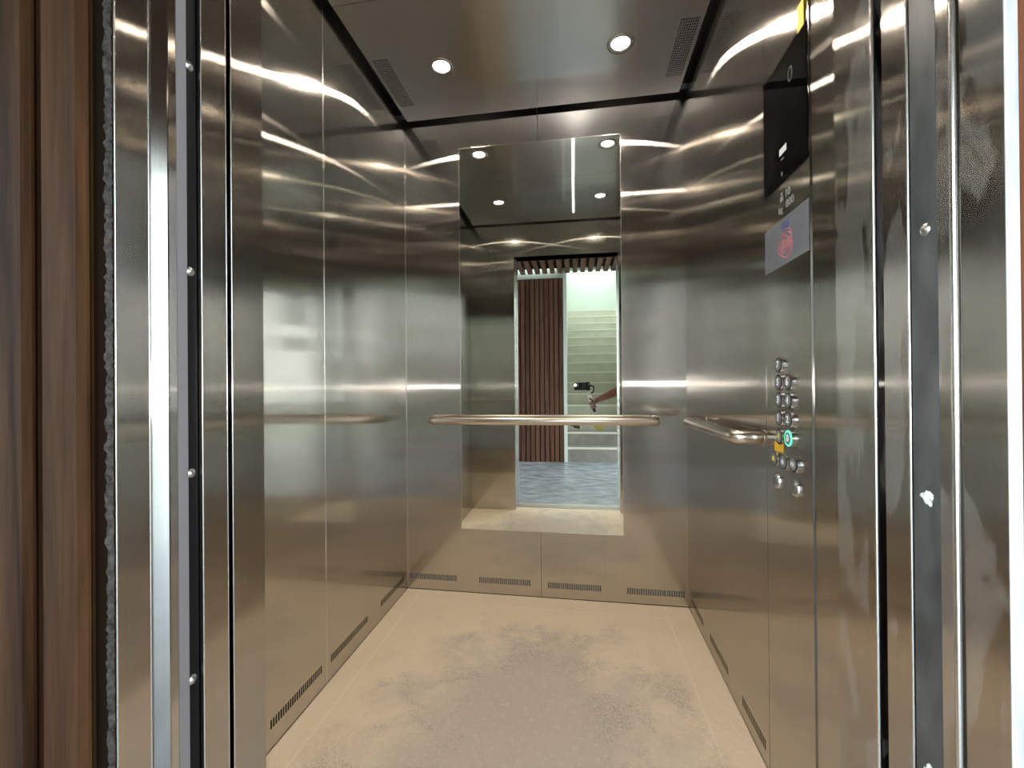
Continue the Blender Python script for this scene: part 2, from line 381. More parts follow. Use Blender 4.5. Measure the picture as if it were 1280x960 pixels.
# back wall
wb = struct('wall_back', 'rear lift wall of two brushed steel sheets behind the mirror', (0, D, 0))
PB = lambda u, v, w_: (u, D + w_, v)
sheet('panel', 'steel', PB, XL, -0.193, 0.004, HC + .03, slots(-0.858, -0.610, 0.052, 0.080, 24) + slots(-0.499, -0.241, 0.052, 0.080, 25), wb)
sheet('panel', 'steel', PB, -0.191, XR, 0.004, HC + .03, slots(-0.159, 0.095, 0.048, 0.076, 25) + slots(0.211, 0.471, 0.045, 0.073, 25), wb)
bx('backing', 'dusty_backing', XL - .02, XR + .02, D + 0.008, D + 0.06, 0, HC + .06, wb)
# right wall: rear sheet, control column (built below), front sheet
CP0, CP1 = 0.987, 1.212
wr = struct('wall_right', 'right lift wall of brushed steel sheets beside the control column', (XR, YF, 0))
PR = lambda u, v, w_: (XR + w_, u, v)
sheet('panel', 'steel', PR, CP1 + 0.001, D, 0.004, HC + .03, slots(1.241, 1.413, 0.040, 0.069, 17) + slots(1.536, 1.742, 0.045, 0.071, 20) + slots(1.83, 2.02, 0.045, 0.071, 18), wr)
sheet('panel', 'steel', PR, YF, CP0 - 0.001, 0.004, HC + .03, [], wr)
bx('backing', 'black', XR + 0.02, XR + 0.06, YF, D + .03, 0, HC + .06, wr)
# front wall: returns either side of the doorway and the header over it
wf = struct('wall_front', 'front lift wall with steel returns and header around the doorway', (0, YF, 0))
prism('panel', 'steel_jamb', [(XL, YF), (JL, YF), (JL, 0.561), (JL - 0.018, 0.561), (JL - 0.018, YF - 0.006), (XL, YF - 0.006)], 0.0, HC + .03, wf)
prism('panel', 'steel_scuffed', [(XR, YF), (JR, YF), (JR, 0.554), (JR + 0.018, 0.554), (JR + 0.018, YF - 0.006), (XR, YF - 0.006)], 0.0, HC + .03, wf)
bx('header', 'steel', JL, JR, YF - 0.064, YF, DH, HC + .03, wf)
# ceiling: two hung sheets with a dark gap all round
ce = struct('ceiling', 'brushed steel lift ceiling hung with a dark gap round its edge', (0, 0, HC))
PC = lambda u, v, w_: (u, v, HC + w_)
G = 0.028
def grid_holes(x0, x1, y0, y1, nx, ny):
    px, py = (x1 - x0) / nx, (y1 - y0) / ny
    return [(x0 + px * i, x0 + px * (i + .62), y0 + py * j, y0 + py * (j + .62)) for i in range(nx) for j in range(ny)]
def lamp_hole(x, y, r=0.036): return [(x - r, x + r, y - r, y + r)]
LX = (-0.556, 0.168); LY = (1.052, 1.708)
YC = 1.375
sheet('panel', 'steel_ceiling', PC, XL + G, XR - G, YC + .001, D - G, grid_holes(-0.825, -0.757, 1.63, 1.927, 8, 24) + grid_holes(0.376, 0.445, 1.63, 1.931, 8, 24) + lamp_hole(LX[0], LY[1]) + lamp_hole(LX[1], LY[1]), ce)
sheet('panel', 'steel_ceiling', PC, XL + G, XR - G, YF + G, YC - .001, lamp_hole(LX[0], LY[0]) + lamp_hole(LX[1], LY[0]), ce)
bx('backing', 'black', XL - .06, XR + .06, YF - .03, D + .06, HC + 0.06, HC + 0.09, ce)

# landing side: shaft, frame, timber wall
sh = struct('wall_shaft', 'dark concrete shaft around the lift car', (0, 2.4, -.3))
bx('slab', 'shaft', -1.40, -1.30, 0.42, 2.5, -.3, 2.9, sh)
bx('slab', 'shaft', 0.95, 1.05, 0.42, 2.5, -.3, 2.9, sh)
bx('slab', 'shaft', -1.40, 1.05, 2.4, 2.5, -.3, 2.9, sh)
bx('slab', 'shaft', -1.40, 1.05, 0.42, 2.5, 2.8, 2.9, sh)
bx('slab', 'shaft', -1.40, 1.05, 0.50, 2.5, -.3, -.2, sh)

wd = struct('wall_landing', 'landing wall clad in upright timber slats around the lift doorway', (0, 0.40, 0))
bx('core', 'shaft', -3.0, JL - 0.026, 0.405, 0.43, 0, 2.62, wd)
bx('core', 'shaft', JR + 0.026, 2.2, 0.405, 0.43, 0, 2.62, wd)
bx('core', 'shaft', JL - 0.026, JR + 0.026, 0.405, 0.43, DH + .05, 2.62, wd)
def slat_run(parent, x_start, x_end, pitch, width, y0, y1, z0, z1, mt, bev=0.003):
    """upright slats sharing one mesh; first at x_start, towards x_end"""
    n = int(abs(x_end - x_start) / pitch); s = 1 if x_end > x_start else -1
    bm = bmesh.new(); box(bm, -width / 2, width / 2, y0, y1, z0, z1)
    bmesh.ops.bevel(bm, geom=[e for e in bm.edges if abs(e.verts[0].co.z - e.verts[1].co.z) > .1], offset=bev, segments=1, affect='EDGES')
    bmesh.ops.recalc_face_normals(bm, faces=bm.faces)
    me = bpy.data.meshes.new('slat'); bm.to_mesh(me); bm.free(); me.materials.append(M[mt])
    po = origin_of(parent)
    for i in range(n):
        o = link('slat', me, None, parent); o.location = Vector((x_start + s * (width / 2 + pitch * i), 0, 0)) - po
slat_run(wd, JL - 0.026, -3.0, 0.074, 0.057, 0.385, 0.400, 0, 2.60, 'wood_dark', .006)
slat_run(wd, JR + 0.0085, 2.2, 0.074, 0.057, 0.385, 0.400, 0, 2.60, 'wood_red')
bx('groove_board', 'wood_dark', -3.0, JL - 0.028, 0.400, 0.405, 0, 2.60, wd)
bx('groove_board', 'wood_red', JR + 0.010, 2.2, 0.400, 0.405, 0, 2.60, wd)
bx('lintel_board', 'wood_dark', JL - 0.026, JR + 0.0085, 0.385, 0.405, DH + .03, 2.60, wd)

# door frame of the landing (steel), rough mortar line on its left
t1 = struct('trim_1', 'steel landing door frame around the lift doorway', (0, 0.40, 0))
bx('shadow_gap', 'groove_dark', JL - .0262, JL - .0005, 0.3985, 0.3996, 0, DH, t1)
prism('jamb', 'steel_jamb', [(JL, 0.400), (JL, 0.438), (JL - 0.012, 0.438), (JL - .1, .438), (JL - .1, .4301), (JL - 0.024, 0.4301), (JL - 0.024, 0.400)], 0, DH + .03, t1)
prism('jamb', 'steel_scuffed', [(JR, 0.397), (JR, 0.4365), (JR + .1, 0.4365), (JR + .1, .4301), (JR + 0.024, 0.4301), (JR + 0.024, 0.4055), (JR + 0.0078, .4055), (JR + 0.0078, 0.397)], 0, DH + .03, t1)
bx('header', 'steel_jamb', JL - .03, JR + .03, 0.398, 0.440, DH + .03, DH + .06, t1)
bx('door_track', 'steel_jamb', JL - .45, JR + .45, 0.441, 0.560, DH + .034, DH + .08, t1)
bx('edge_film', 'film_white', JR + 0.0004, JR + 0.0078, 0.3945, 0.3968, 0, DH, t1)
bm = bmesh.new()
zz = 0.0; rng = random.Random(3)
prevr = None
while zz < DH:
    x = JL - 0.006 + rng.uniform(-.002, .002); y = 0.398 + rng.uniform(-.0008, .001)
    ring = [bm.verts.new(p) for p in ((JL - 0.0105 + rng.uniform(-.001, .001), 0.3995, zz), (x - .001, y - .003, zz), (x + .004, y - .001, zz), (JL - 0.001, 0.3995, zz))]
    if prevr:
        for k in range(3): bm.faces.new((prevr[k], prevr[k + 1], ring[k + 1], ring[k]))
    prevr = ring; zz += 0.0045
fin('mortar_line', bm, 'foam', t1)
# sills
ts = struct('trim_2', 'grooved aluminium sills under the lift doors', (0, .45, 0))
bx('sill', 'sill_dirty', JL - .1, JR + .1, 0.400, 0.488, -0.05, -0.001, ts)
for y in (0.452, 0.466): bx('ridge', 'aluminium', JL - .1, JR + .1, y - .003, y + .003, -0.001, 0.003, ts)
for y in (0.520, 0.534): bx('ridge', 'aluminium', JL - .1, JR + .1, y - .003, y + .003, 0.0, 0.004, ts)
bx('nosing', 'aluminium', JL, JR, 0.400, 0.412, -0.001, 0.002, ts)

def edge_round(name, mt, x, y, rad, z0, z1, parent):
    bm = bmesh.new(); a = []; b = []; n = 14
    for k in range(n):
        p = (x + rad * math.cos(2 * math.pi * k / n), y + rad * math.sin(2 * math.pi * k / n))
        a.append(bm.verts.new((*p, z0))); b.append(bm.verts.new((*p, z1)))
    for k in range(n): bm.faces.new((a[k], a[(k + 1) % n], b[(k + 1) % n], b[k]))
    return fin(name, bm, mt, parent, smooth=True)
edge_round('joint_bead', 'steel_edge', XL, 1.36, .0014, 0.004, HC - .004, wl)
edge_round('joint_bead', 'steel_edge', XL + .001, D - .001, .0010, 0.004, HC - .03, wl)
edge_round('rolled_edge', 'steel_edge', JR + .0012, 0.5515, .0024, 0, DH, wf)
edge_round('rolled_edge', 'steel_edge', JL - .0004, 0.5616, .0010, 0, DH, wf)
edge_round('rolled_edge', 'steel_edge', JL - .0006, 0.4005, .0012, 0, DH, t1)
edge_round('rolled_edge', 'steel_edge', JL - .0006, 0.4382, .0010, 0, DH, t1)
# ------------------------------------------------------------------ lobby
lf = bx('lobby_floor', 'lobby_floor', -3.6, 2.9, -3.6, 0.400, -0.15, -0.002); tag(lf, 'grey blue glossy screed floor of the landing', kind='structure')
gr = bx('ground', 'ground', -30, 30, -30, 24, -0.6, -0.33); tag(gr, 'pale ground outside the landing', kind='structure')
WY = -1.60
wo = struct('wall_lobby', 'lobby wall of upright brown timber slats facing the lift', (0, WY, 0))
bx('core', 'dark_soffit', -1.36, -0.13, WY - 0.12, WY - 0.02, 0, 2.45, wo)
bx('upper_band', 'white_wall', -1.36, -0.13, WY - 0.12, WY - 0.02, 2.45, 3.1, wo)
slat_run(wo, -0.16, -1.36, 0.064, 0.050, WY - 0.02, WY, 0, 2.44, 'wood_wall', .002)
bx('end_trim', 'white_trim', -0.155, -0.112, WY - 0.13, WY + 0.004, 0, 2.62, wo)
wst = struct('wall_stair', 'pale stairwell walls either side of the concrete stair', (0, -4, 0))
bx('side_wall', 'white_wall', -0.24, -0.13, -7.2, WY - 0.13, -.15, 4.6, wst)
bx('side_wall', 'white_wall', 1.15, 1.25, -7.2, -1.65, -.15, 4.6, wst)
bx('end_wall', 'white_wall', -0.24, 1.25, -7.3, -7.2, -.15, 5.2, wst)
bx('added_roof_slab', 'white_wall', -0.24, 1.25, -2.4, -1.65, 4.6, 4.75, wst)  # unseen strip of roof, added to cut the daylight falling on the stair
bx('roof_beam', 'white_wall', -0.24, 1.25, -1.72, -1.55, 2.56, 4.75, wst)
wsd = struct('trim_4', 'white posts and beam along the open right side of the landing', (2.2, 0, 0))
bx('beam', 'white_trim', 2.2, 2.3, -1.75, 0.43, 2.45, 2.7, wsd)
bx('beam', 'white_trim', 1.25, 2.2, -1.75, -1.65, 2.45, 2.7, wsd)
for y in (-1.70, -.6, .36): bx('post', 'white_trim', 2.2, 2.28, y - .035, y + .035, -.1, 2.45, wsd)
bx('post', 'white_trim', 1.42, 1.49, -1.735, -1.665, -.1, 2.45, wsd)
# stair: every step a block
stp = struct('stairs', 'straight concrete stair rising behind the landing', (0.5, -1.70, 0))
RZ, TR, NS = 0.178, 0.27, 15
for i in range(NS):
    y1 = -1.70 - TR * i
    s = bx('step', 'concrete_shaded' if i < 2 else 'concrete', -0.13, 1.15, y1 - TR - (1.1 if i == NS - 1 else 0.02), y1, -0.15 if i == 0 else RZ * i - .02, RZ * (i + 1), stp)  # two lowest steps take the darker colour as painted shade
    bx('nosing', 'concrete_edge', -0.13, 1.15, y1 - 0.03, y1 + 0.004, RZ * (i + 1) - 0.02, RZ * (i + 1) + 0.003, s)
# timber batten ceiling
lc = struct('lobby_ceiling', 'landing ceiling of timber battens with open gaps', (0, 0, 2.5))
bx('soffit', 'dark_soffit', -3.0, 2.2, WY + 0.05, 0.43, 2.562, 2.60, lc)
bm = bmesh.new(); box(bm, -0.029, 0.029, WY + 0.01, 0.384, 2.505, 2.562)
me = bpy.data.meshes.new('batten'); bmesh.ops.recalc_face_normals(bm, faces=bm.faces); bm.to_mesh(me); bm.free(); me.materials.append(M['wood_ceiling'])
for i in range(52):
    o = link('batten', me, None, lc); o.location = (-2.95 + i * 0.0985, 0, -2.5)
# white posts at the open left end
tp = struct('trim_3', 'white posts along the open side of the landing', (-3.0, 0, 0))
for y in (-1.62, -0.95, -0.28, 0.36): bx('post', 'white_trim', -3.06, -2.98, y - .035, y + .035, -.1, 2.62, tp)
bx('beam', 'white_trim', -3.06, -2.98, -1.66, .40, 2.45, 2.62, tp)
bx('beam', 'white_trim', -2.98, -1.36, -1.66, -1.58, 2.45, 2.62, tp)
bx('post', 'white_trim', -1.95, -1.88, -1.655, -1.585, -.002, 2.45, tp)
# ================================================================== THINGS IN THE CAR
# doors, drawn back into their pockets
def door(name, label, pts, mt, group=None):
    e = tag(empty(name, (sum(p[0] for p in pts) / len(pts), sum(p[1] for p in pts) / len(pts), 0.004)), label, 'door', group)
    return e
d = door('landing_door', 'left steel landing door leaf slid back beside the left jamb', [(JL - .2, .455)], 'steel')
prism('leaf', 'steel_jamb', [(JL - .42, .4415), (JL - .014, .4415), (JL - .012, .448), (JL - 0.012, .4725), (JL - .42, .4725)], 0.004, DH + .02, d)
prism('bevelled_edge', 'steel_bright', [(JL - 0.0145, .4465), (JL + 0.0, .4615), (JL + 0.0, .4635), (JL - 0.012, .4635)], 0.004, DH + .02, d)
prism('edge_return', 'steel_jamb', [(JL - 0.002, .4640), (JL - 0.0005, .4740), (JL - 0.012, .4740), (JL - .012, .4640)], 0.004, DH + .02, d)
prism('buffer_strip', 'grey_plastic', [(JL - 0.012, .4745), (JL + 0.0, .4745), (JL + 0.0, .4885), (JL - 0.012, .4885)], 0.004, DH + .02, d)
d = door('landing_door', 'right steel landing door leaf slid back beside the right jamb', [(JR + .2, .455)], 'steel')
prism('leaf', 'steel_scuffed', [(JR + .42, .440), (JR + .012, .440), (JR + .008, .4425), (JR + .008, .462), (JR + .42, .462)], 0.004, DH + .02, d)
edge_round('rolled_edge', 'steel_edge', JR + .0022, .4455, .0034, 0.004, DH + .02, d)
prism('edge_return', 'steel_scuffed', [(JR, .4490), (JR, .4620), (JR + 0.008, .4620), (JR + .008, .4490)], 0.004, DH + .02, d)
d = door('car_door', 'left steel lift car door leaf slid back behind the black sensor strip', [(JL - .2, .53)], 'steel')
prism('leaf', 'steel_jamb', [(JL - .42, .510), (JL - 0.0005, .510), (JL, .512), (JL, .5515), (JL - .001, .553), (JL - .42, .553)], 0.006, DH + .02, d)
edge_round('rolled_edge', 'steel_edge', JL - .0006, .5108, .0011, 0.006, DH + .02, d)
edge_round('rolled_edge', 'steel_edge', JL - .0006, .5522, .0009, 0.006, DH + .02, d)
d = door('car_door', 'right steel lift car door leaf slid back behind the dark grey sensor strip', [(JR + .2, .52)], 'steel')
prism('leaf', 'steel_scuffed', [(JR + .42, .4985), (JR + 0.001, .4985), (JR, .5005), (JR, .5350), (JR + .001, .536), (JR + .42, .536)], 0.006, DH + .02, d)
edge_round('rolled_edge', 'steel_edge', JR + .0006, .4985, .0015, 0.006, DH + .02, d)

def screw_mesh():
    bm = bmesh.new()
    lathe(bm, [(0, .0028), (.0022, .0028), (.0026, .0024), (.0048, .0020), (.0062, .0008), (.0064, 0), (0, 0)], Matrix.Identity(4), 16)
    bmesh.ops.recalc_face_normals(bm, faces=bm.faces)
    me = bpy.data.meshes.new('screw'); bm.to_mesh(me); bm.free(); me.materials.append(M['screw']); return me
SCREW = screw_mesh()
def blob(name, parent, centre, size, mt, sx):
    bm = bmesh.new(); bmesh.ops.create_icosphere(bm, subdivisions=3, radius=1)
    r_ = random.Random(hash(round(centre[2] * 1000)) & 999)
    ph = [r_.uniform(0, 6) for _ in range(6)]
    for v in bm.verts:
        a = math.atan2(v.co.z, v.co.y); k = 1 + .28 * math.sin(3 * a + ph[0]) + .2 * math.sin(5 * a + ph[1]) + .12 * math.sin(9 * a + ph[2])
        v.co = Vector((v.co.x * .0022, v.co.y * size * k, v.co.z * size * 1.1 * k)) + Vector(centre)
    return fin(name, bm, mt, parent, smooth=True)
# sensor strips with screws, on the leading edges
s = tag(empty('sensor_strip', (JL - .01, .50, 0.01)), 'black upright sensor strip with screws on the left door edge', 'sensor strip')
prism('body', 'black_strip', [(JL - 0.008, .4890), (JL - 0.006, .4895), (JL - 0.006, .5085), (JL - 0.030, .5085), (JL - 0.030, .4890)], 0.01, DH, s)
for z in (0.10, 0.365, 0.636, 0.911, 1.181, 1.457, 1.73, 2.0):
    o = link('screw', SCREW, None, s, smooth=True); o.rotation_euler = (0, math.pi / 2, 0); o.location = Vector((JL - 0.006, .4985, z)) - s.location
s = tag(empty('sensor_strip', (JR + .01, .48, 0.01)), 'dark grey scuffed sensor strip with screws on the right door edge', 'sensor strip')
prism('body', 'dark_strip', [(JR + 0.004, .4625), (JR + 0.0005, .4635), (JR + 0.0005, .4955), (JR + 0.004, .4962), (JR + 0.03, .4962), (JR + 0.03, .4625)], 0.01, DH, s)
for z in (0.10, 0.375, 0.644, 0.912, 1.174, 1.445, 1.72, 2.0):
    o = link('screw', SCREW, None, s, smooth=True); o.rotation_euler = (0, -math.pi / 2, 0); o.location = Vector((JR + 0.0005, .4765, z)) - s.location
    if z in (0.644, 0.912): blob('sealant_smear', s, (JR - 0.0008, .4765, z), .0062, 'sealant', 1)

# mirror, hung a touch out of true
mi = tag(empty('wall_mirror', (-0.1935, D - 0.004, 0.318)), 'tall frameless mirror on the rear wall behind the handrail', 'mirror')
mi.rotation_euler = (0, 0, math.radians(0.43))
bm = bmesh.new(); box(bm, -0.3895, 0.3895, -0.003, 0.0, 0, 1.882)
fin('glass', bm, 'mirror', mi, local=True, bevel=.0008)
bm = bmesh.new()
for x in (-.3903, .3903): box(bm, x - .0008, x + .0008, -.0035, 0.0, 0, 1.882)
for z in (-.0004, 1.8824): box(bm, -.3903, .3903, -.0035, 0.0, z - .0006, z + .0006)
fin('ground_edge', bm, 'steel_edge', mi, local=True)
bm = bmesh.new(); box(bm, -0.388, 0.388, 0.0002, 0.0035, 0.002, 1.880)
mb = fin('backing', bm, 'black_gap', mi, local=True)

# handrails
def rail(name, label, path, flanges):
    e = tag(empty(name, path[0]), label, 'handrail')
    pts = [path[0]] + fillet(path[0], path[1], path[2], .030) + fillet(path[1], path[2], path[3], .030) + [path[3]]
    bm = bmesh.new(); tube(bm, pts, .0195, 20); fin('bar', bm, 'steel_rail', e, smooth=True)
    for p, n in flanges:
        bm = bmesh.new(); mt_ = Matrix.Translation(Vector(p)) @ Vector(n).to_track_quat('Z', 'Y').to_matrix().to_4x4()
        lathe(bm, [(.0195, 0), (.0235, 0), (.0235, .002), (.022, .003), (.0195, .003)], mt_, 24)
        fin('flange', bm, 'steel_rail', e)
    return e
RZ_ = 0.858
rail('handrail', 'satin steel handrail with bent ends running across the mirror', [(-.715, D - .001, RZ_), (-.715, D - .075, RZ_), (.342, D - .075, RZ_), (.342, D - .001, RZ_)],
     [((-.715, D - .0005, RZ_), (0, -1, 0)), ((.342, D - .0005, RZ_), (0, -1, 0))])
rail('handrail', 'short satin steel handrail on the right wall behind the control column', [(XR - .001, 1.78, .876), (XR - .066, 1.78, .876), (XR - .066, 1.243, .880), (XR - .001, 1.243, .880)],
     [((XR - .0005, 1.78, .876), (-1, 0, 0)), ((XR - .0005, 1.243, .880), (-1, 0, 0))])

# downlights
bm = bmesh.new(); lathe(bm, [(.0, .010), (.033, .010), (.033, .0095), (0, .0095)], Matrix.Identity(4), 32); bmesh.ops.recalc_face_normals(bm, faces=bm.faces)
lens_me = bpy.data.meshes.new('lens'); bm.to_mesh(lens_me); bm.free(); lens_me.materials.append(M['lamp'])
bm = bmesh.new(); lathe(bm, [(.0335, .012), (.0335, 0.0), (.036, -.0025), (.051, -.0015), (.052, 0), (.0365, 0.0), (.0365, .012)], Matrix.Identity(4), 40); bmesh.ops.recalc_face_normals(bm, faces=bm.faces)
ring_me = bpy.data.meshes.new('ring'); bm.to_mesh(ring_me); bm.free(); ring_me.materials.append(M['steel_ceiling'])
for i, x in enumerate(LX):
    for j, y in enumerate(LY):
        e = tag(empty('downlight', (x, y, HC)), ['left', 'right'][i] + ' of the two round warm ceiling lights ' + ['nearer the doorway, seen in the mirror', 'nearer the rear wall'][j], 'ceiling light', 'ceiling downlights')
        link('ring', ring_me, None, e, smooth=True); link('lens', lens_me, None, e)

# ------------------------------------------------------------------ control column on the right wall
WX = XR - 0.002                                    # its face
def on_wall(y, z, w_=0.0, s=1.0):                  # text frame on the right wall: local x = -Y, local y = Z, normal = -X
    return Matrix(((0, 0, -1, WX - w_), (-1, 0, 0, y), (0, 1, 0, z), (0, 0, 0, 1)))
cop = tag(empty('control_column', (XR, (CP0 + CP1) / 2, 0.004)), 'full height brushed steel control column set in the right wall', 'control panel')
bx('panel', 'steel', WX, XR + .012, CP0 + .001, CP1 - .001, 0.004, HC + .02, cop)
bx('edge_strip', 'steel_bright', WX - .0006, WX + .004, CP0 - .0005, CP0 + .0012, 0.004, HC + .02, cop)
bx('edge_strip', 'steel_bright', WX - .0006, WX + .004, CP1 - .0012, CP1 + .0005, 0.004, HC + .02, cop)
scr = tag(bx('screen', 'black_glass', WX - .0025, WX + .001, CP0 + .006, CP1 - .006, 1.503, 1.797, cop, bevel=.0006), 'glossy black display glass')
text('display_digit', '0', 0.050, 'dim_print', scr, Matrix.Translation(-Vector((XR, (CP0 + CP1) / 2, 0.004))) @ on_wall(1.062, 1.728, .0027))
CO = Matrix.Translation(-cop.location)
def plate(name, mt, y0, y1, z0, z1, w0, w1, parent=cop):
    bm = bmesh.new(); box(bm, WX - w1, WX - w0, y0, y1, z0, z1); return fin(name, bm, mt, parent)
plate('white_mark', 'white_print', 1.083, 1.118, 1.569, 1.585, .0025, .0029, scr)
plate('white_mark', 'grey_print', 1.096, 1.110, 1.556, 1.5585, .0025, .0029, scr)
plate('white_mark', 'grey_print', 1.104, 1.108, 1.518, 1.527, .0025, .0029, scr)
# capacity engraving
text('capacity_text', '10', 0.026, 'grey_print', cop, CO @ on_wall(1.085, 1.470, .0003))
text('capacity_text', '800', 0.026, 'grey_print', cop, CO @ on_wall(1.075, 1.444, .0003))
text('capacity_text', 'kg', 0.022, 'grey_print', cop, CO @ on_wall(1.120, 1.441, .0003))
bm = bmesh.new()                                   # little person pictogram
box(bm, WX - .0006, WX - .0002, 1.108, 1.121, 1.460, 1.472); 
lathe(bm, [(0, .0005), (.0042, .0005), (.0042, 0), (0, 0)], on_wall(1.1145, 1.478, .0002), 12)
fin('person_pictogram', bm, 'grey_print', cop)
# yellow tag on the top of the screen
yt = tag(bx('sticker', 'yellow_bright', WX - .0032, WX - .0026, 1.000, 1.026, 1.792, 1.85), 'bright yellow tag stuck over the top edge of the black screen', 'sticker')
# certificate film
cf = tag(empty('certificate_sticker', (WX, 1.098, 1.306)), 'bluish film certificate with a red stamp below the black screen', 'sticker')
plate('film', 'film', CP0 + .004, CP1 - .006, 1.306, 1.417, .0006, .0009, cf)
plate('blue_heading', 'blue_print', 1.078, 1.115, 1.389, 1.405, .0010, .0012, cf)
rng = random.Random(5)
bm = bmesh.new()
for i in range(9):                                 # rows of print too small to read
    z = 1.398 - i * .0095
    for (a, b) in ((1.000, 1.062), (1.128, 1.196)):
        y = a
        while y < b:
            wd_ = rng.uniform(.006, .018); box(bm, WX - .0012, WX - .0010, y, min(y + wd_, b), z, z + .0024); y += wd_ + .004
tag(fin('fine_print', bm, 'ink', cf), kind='stuff')
bm = bmesh.new()
rng = random.Random(9)
c0 = (1.094, 1.352)
for k in range(3):
    pts = []
    for i in range(41):
        a = i / 40 * 2 * math.pi; r_ = (.028, .033, .019)[k] * (1 + .10 * math.sin(3 * a + k * 2) + rng.uniform(-.04, .04))
        pts.append((WX - .0013, c0[0] + r_ * math.cos(a), c0[1] + r_ * 1.0 * math.sin(a)))
    tube(bm, pts, .0011, 5)
for k in range(3): box(bm, WX - .0014, WX - .0010, 1.074 + .013 * k, 1.083 + .013 * k, 1.343, 1.364)
fin('red_stamp', bm, 'red_print', cf)

# push buttons
def button_meshes():
    R_ = Matrix(((0, 0, -1, 0), (-1, 0, 0, 0), (0, 1, 0, 0), (0, 0, 0, 1)))
    def mk(name, prof, mt, seg=28):
        bm = bmesh.new(); lathe(bm, prof, R_, seg); bmesh.ops.recalc_face_normals(bm, faces=bm.faces)
        me = bpy.data.meshes.new(name); bm.to_mesh(me); bm.free(); me.materials.append(M[mt])
        for p in me.polygons: p.use_smooth = False
        return me
    return {'bezel': mk('bezel', [(.0185, 0), (.0200, .0), (.0200, .0055), (.0195, .0070), (.0186, .0070), (.0184, .004)], 'button_steel'),
            'ring': mk('ring', [(.0184, .001), (.0184, .0066), (.0155, .0078), (.0150, .004)], 'button_black'),
            'face': mk('face', [(0, .0086), (.0138, .0086), (.0149, .0078), (.0149, .001), (0, .001)], 'button_face'),
            'halo': mk('halo', [(.0150, .0060), (.0150, .0088), (.0184, .0072), (.0184, .0060)], 'green_lit'),
            'collar': mk('collar', [(0, .001), (.0195, 0), (.0195, .003), (.0175, .006), (.0120, .0070), (.0118, .004), (0, .004)], 'button_steel'),
            'barrel': mk('barrel', [(0, .0075), (.0085, .0075), (.0100, .0065), (.0100, .004), (0, .004)], 'button_face')}
BM = button_meshes()
RF = Matrix(((0, 0, -1, 0), (-1, 0, 0, 0), (0, 1, 0, 0), (0, 0, 0, 1)))
def button(label, y, z, sign, lit=False, mt='white_print', name='lift_button'):
    e = tag(empty(name, (WX, y, z)), label, 'button', 'floor and door buttons on the control column')
    link('bezel', BM['bezel'], None, e); link('face', BM['face'], None, e)
    h = link('halo' if lit else 'ring', BM['halo' if lit else 'ring'], None, e)
    if lit: h['label'] = 'green lit ring'
    if sign == 'open' or sign == 'close':
        bm = bmesh.new()
        for s in (-1, 1):
            c = .0048; w_ = .0042 * (1 if sign == 'open' else -1)
            vs2 = [(s * (c - w_ / 2), -.0062), (s * (c - w_ / 2), .0062), (s * (c + w_ / 2), 0)]
            a = [bm.verts.new(RF @ Vector((x, yy, .0087))) for x, yy in vs2]; b = [bm.verts.new(RF @ Vector((x, yy, .0091))) for x, yy in vs2]
            bm.faces.new(a); bm.faces.new(b)
            for i in range(3): bm.faces.new((a[i], a[(i + 1) % 3], b[(i + 1) % 3], b[i]))
        box(bm, -.0091, -.0087, -.0006, .0006, -.007, .007)
        fin('door_symbol', bm, mt, e, local=True)
    elif sign == 'bell':
        bm = bmesh.new()
        prof = [(-.0075, -.005), (.0075, -.005), (.0055, -.002), (.0050, .003), (.0028, .0058), (0, .0070), (-.0028, .0058), (-.0050, .003), (-.0055, -.002)]
        a = [bm.verts.new(RF @ Vector((x, yy, .0087))) for x, yy in prof]; b = [bm.verts.new(RF @ Vector((x, yy, .0092))) for x, yy in prof]
        bm.faces.new(a); bm.faces.new(b)
        for i in range(len(prof)): bm.faces.new((a[i], a[(i + 1) % len(prof)], b[(i + 1) % len(prof)], b[i]))
        fin('bell_symbol', bm, mt, e, local=True)
    else:
        text('numeral', sign, .023 if len(sign) == 1 else .019, mt, e, RF @ Matrix.Translation((0, 0, .0090)), bold=.0005)
    return e
YA, YB = 1.125, 1.078
for nm, y, z in (('7', YA, 1.069), ('5', YA, 1.027), ('6', YB, 1.027), ('3', YA, .984), ('4', YB, .984), ('1', YA, .940), ('2', YB, .940)):
    button('round steel push button marked ' + nm + {'7': ' alone at the top of the buttons', '5': ' in the left column just under the topmost button', '6': ' at the top of the right column', '3': ' in the left column, third from its top', '4': ' in the right column, second from its top', '1': ' in the left column, fourth from its top', '2': ' directly above the green lit button'}[nm], y, z, nm)
button('round steel push button marked -1 left of the green lit button', YA, .896, '-1', mt='yellow_bright')
button('round push button marked 0 with a glowing green ring', YB, .897, '0', lit=True)
button('round push button with a yellow bell sign under the yellow label', 1.152, .838, 'bell', mt='yellow_bright')
button('round push button with door opening arrows beside the bell button', 1.104, .838, 'open')
button('round push button with door closing arrows at the right of its row', 1.056, .841, 'close')
for lb, y, z in (('left of the two steel key switches at the foot of the buttons', 1.147, .784), ('right of the two steel key switches at the foot of the buttons', 1.055, .787)):
    e = tag(empty('key_switch', (WX, y, z)), lb, 'switch', 'key switches under the buttons')
    link('collar', BM['collar'], None, e); link('barrel', BM['barrel'], None, e)
    bm = bmesh.new(); box(bm, -.0079, -.0074, -.0008, .0008, -.006, .006); fin('keyhole', bm, 'button_black', e, local=True)
yl = tag(bx('sticker', 'yellow', WX - .0012, WX - .0004, 1.118, 1.163, .857, .879), 'small yellow label stuck above the bell button', 'sticker')

